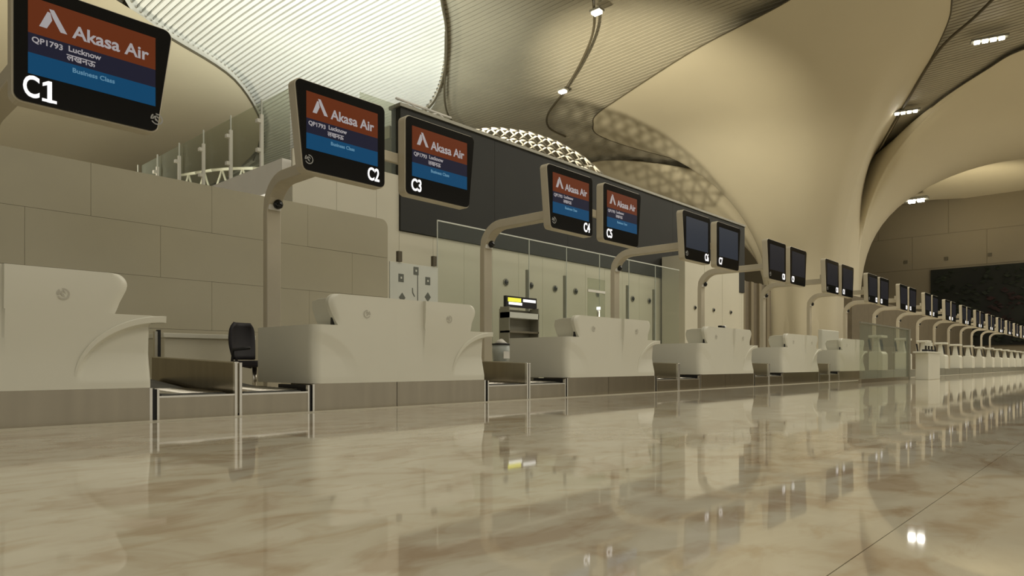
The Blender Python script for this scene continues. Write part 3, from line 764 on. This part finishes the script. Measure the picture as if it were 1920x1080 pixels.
# added glass leaf, bar and glowing knob imitating a bluish reflection behind C5
gd = empty('reflection_leaf', (*[at_y(1102, 560, 11.6)[0]], 11.6, 0)); tag(gd, 'narrow glass leaf with a chrome bar imitating a bluish reflection, behind counters C4 and C5', 'door')
box('glass_leaf', M['gglass'], 0, .85, -.01, .01, .02, 2.95, gd); tube('reflection_bar', M['steel_lt'], [(.42, -.08, .8), (.42, -.08, 2.05)], .045, gd); box('leaf_rail', M['white'], 0, .85, -.02, .02, 2.55, 2.62, gd)
tube('glint_knob', M['signw'], [(.42, -.08, 2.05), (.42, -.08, 2.13)], .06, gd)  # glowing knob stands for the bright spot of the reflection
# glass rail posts on the upper deck, receding away
for i in range(6):
    y = 14.46 + 1.5*i
    e = empty('glass_rail_post', (7.52, y, 4.86)); tag(e, 'white steel post of the glass screen above the tiled wall, %s' % ('nearest monitor C2' if i == 0 else '%s behind it' % ('second third fourth fifth sixth'.split()[i-1])), 'post', 'posts of the upper glass screen')
    h = 1.55
    box('post_shaft', M['white'], -.035, .035, -.03, .03, 0, h-.35, e); box('upper_rod', M['board'], -.015, .015, -.015, .015, h-.35, h, e)
    for z in (.35, 1.0): box('glass_clamp', M['white'], -.12, -.03, -.05, .05, z, z+.08, e)
gu = empty('glass_screen', (7.62, 13.4, 4.86)); tag(gu, 'hazy glass screen standing above the tiled wall', 'glass screen')
for i in range(6): box('glass_pane', M['gglass'], -.006, .006, (0 if i == 0 else 1.06+1.5*(i-1))+.01, 1.06+1.5*i-.01, 0, 1.55, gu)
# white truss behind the screen
def truss(name, pts, h, r, parent, m=M['white'], n=None):
    bm = bmesh.new(); P = [Vector(p) for p in pts]
    for a, b in zip(P, P[1:]):
        bm_tube(bm, [a, b], r, 6); bm_tube(bm, [a+Vector((0, 0, h)), b+Vector((0, 0, h))], r, 6)
        mid = (a+b)/2+Vector((0, 0, h)); bm_tube(bm, [a, mid], r*.7, 5); bm_tube(bm, [mid, b], r*.7, 5)
    return link(name, finish(bm, name, m, True), parent)
t1 = empty('roof_truss'); tag(t1, 'pale zigzag truss seen through the glass above the tiled wall', 'truss')
f0 = [at_fr(f, r) for f, r in ((33, -16), (32, -14.8), (31, -13.6), (30.2, -12.4), (29.6, -11.2), (29.2, -10.0))]
truss('truss_frame', [(p.x, p.y, 8.3-.16*i) for i, p in enumerate(f0)], 1.3, .07, t1)
# latticed dome truss rising behind the fascia
t2 = empty('lattice_truss'); tag(t2, 'white latticework truss rising behind the dark fascia', 'truss')
def dome_pt(u, v):
    # u along the arc (0..1), v height (0..1)
    px = 868 + 262*u; ks = ((868, 246), (930, 240), (990, 248), (1040, 264), (1090, 291), (1132, 328))
    for (a0, b0), (a1, b1) in zip(ks, ks[1:]):
        if a0 <= px <= a1+1e-6: yy = b0 + (b1-b0)*(px-a0)/(a1-a0)
    D = 18 + 2.5*(1-v); x, z = at_y(px, yy + 48*(1-v), D)
    return Vector((x, D, z))
bm = bmesh.new(); NU, NV = 15, 3
for i in range(NU):
    for j in range(NV):
        a, b, c_, d = dome_pt(i/NU, j/NV), dome_pt((i+1)/NU, j/NV), dome_pt((i+1)/NU, (j+1)/NV), dome_pt(i/NU, (j+1)/NV)
        bm_tube(bm, [a, c_], .035, 5); bm_tube(bm, [b, d], .035, 5); bm_tube(bm, [d, c_], .045, 5)
link('lattice_frame', finish(bm, 'lattice_frame', M['truss'], True), t2)
# small truss at the corner over the cream wall
t3 = empty('corner_truss'); tag(t3, 'small pale truss end on top of the wall corner beside monitor C3', 'truss')
truss('truss_frame', [(10.3, 13.2, 6.72), (11.2, 13.2, 6.72), (12.1, 13.2, 6.72)], .18, .03, t3)
tg = empty('upper_glass'); tag(tg, 'pale glass panel between monitors C2 and C3 above the cream wall', 'glass panel')
box('glass_pane', M['gglass'], 9.2, 10.22, 13.1, 13.12, 4.98, 6.7, tg)

# ================================================================== FAR KIOSKS
def kiosk():
    e = empty('bag_drop_kiosk', (0, DC, 0)); tag(e, '', 'kiosk', 'self-service bag drop kiosks far along the row')
    bm = bmesh.new(); bm_prism(bm, [(0, .27), (0, .80), (.06, .88), (.42, .88), (.42, .27)], 'x', 0, .62); link('kiosk_body', finish(bm, 'kiosk_body', M['solid'], bevel=.02), e)
    bm = bmesh.new(); bm_prism(bm, [(.12, .88), (.18, 1.33), (.28, 1.33), (.34, .88)], 'x', .08, .30); link('kiosk_stem', finish(bm, 'kiosk_stem', M['solid'], bevel=.015), e)
    bm = bmesh.new(); bm_prism(bm, [(.02, 1.33), (.02, 1.41), (.42, 1.41), (.42, 1.33)], 'x', -.05, .66); link('kiosk_canopy', finish(bm, 'kiosk_canopy', M['solid'], bevel=.015), e)
    bm = bmesh.new(); bm_prism(bm, [(.12, .93), (.17, 1.28), (.21, 1.28), (.16, .93)], 'x', .34, .60); link('kiosk_screen', finish(bm, 'kiosk_screen', M['black'], bevel=.005), e)
    bm = bmesh.new(); bm_prism(bm, [(.36, .93), (.41, 1.28), (.44, 1.28), (.39, .93)], 'x', -.02, .12); link('side_screen', finish(bm, 'side_screen', M['black']), e)
    bm = bmesh.new(); bm_box(bm, .0, 3.27, .02, .6, 0, .27); link('kiosk_plinth', finish(bm, 'kiosk_plinth', M['grey']), e)
    return e
k0 = kiosk(); first = True
ordn = 'first second third fourth fifth sixth seventh eighth ninth tenth eleventh twelfth thirteenth fourteenth fifteenth sixteenth seventeenth eighteenth nineteenth twentieth twenty-first twenty-second'.split()
q = 0
for q in range(14):
    o = k0 if first else copy_tree(k0); first = False
    o.location = (24.3+3.3*q, DC, 0); o['label'] = 'white kiosk with dark screen under a flat canopy, %s past counter C11' % ordn[q]
# white box cabinet in front and grey-tinted glass screen
wb = empty('white_podium', (23.45, 4.55, 0)); tag(wb, 'large white podium box standing forward of the kiosks, past the grey screen', 'podium')
box('podium_body', M['solid'], 0, 1.6, 0, .35, 0, .80, wb, bevel=.015); box('podium_top', M['solid'], -.25, 1.62, -.02, .37, .80, .85, wb, bevel=.01)
box('podium_back', M['solid'], 1.25, 1.6, .2, .35, .85, 1.15, wb, bevel=.01)
for i in range(3):
    e = empty('counter_device', (23.4+.4*i, 4.58, .852)); tag(e, '%s small dark device on top of the white podium' % ('left', 'middle', 'right')[i], 'device', 'dark devices on the podium')
    box('device_body', M['black'], 0, .26, 0, .14, 0, .06, e, bevel=.01); box('device_screen', M['glossblack'], .04, .22, .05, .07, .06, .17, e)
gg = empty('grey_screen', (18.2, 5.0, 0)); tag(gg, 'grey-tinted glass screen with a dark end post before the podium', 'screen')
for i in range(3): box('glass_pane', M['gglass'], i*1.6+.01, i*1.6+1.59, 0, .015, .02, 1.48, gg)
box('end_piece', M['grey'], 4.8, 4.95, -.04, .05, 0, 1.52, gg); box('top_rail', M['grey'], 0, 4.8, -.02, .03, 1.48, 1.52, gg); box('base_rail', M['steel'], 0, 4.95, -.03, .04, 0, .10, gg)
# things standing on counters
e = empty('desk_camera', (13.0, 6.15, 1.187)); tag(e, 'small black and white camera on top of counter C6', 'camera')
box('camera_body', M['black'], 0, .16, 0, .08, 0, .06, e, bevel=.01); tube('camera_ball', M['white'], [(.22, .04, .0), (.22, .04, .035), (.22, .04, .07)], [.02, .04, .02], e, 12)

e = empty('white_hood', (20.45, 6.62, .867)); tag(e, 'white box hood standing on top of counters C10 and C11', 'box')
box('hood_body', M['solid'], 0, 1.5, 0, .12, 0, .60, e, bevel=.02); box('hood_foot', M['grey'], .1, 1.4, .12, .30, 0, .03, e, bevel=.005)
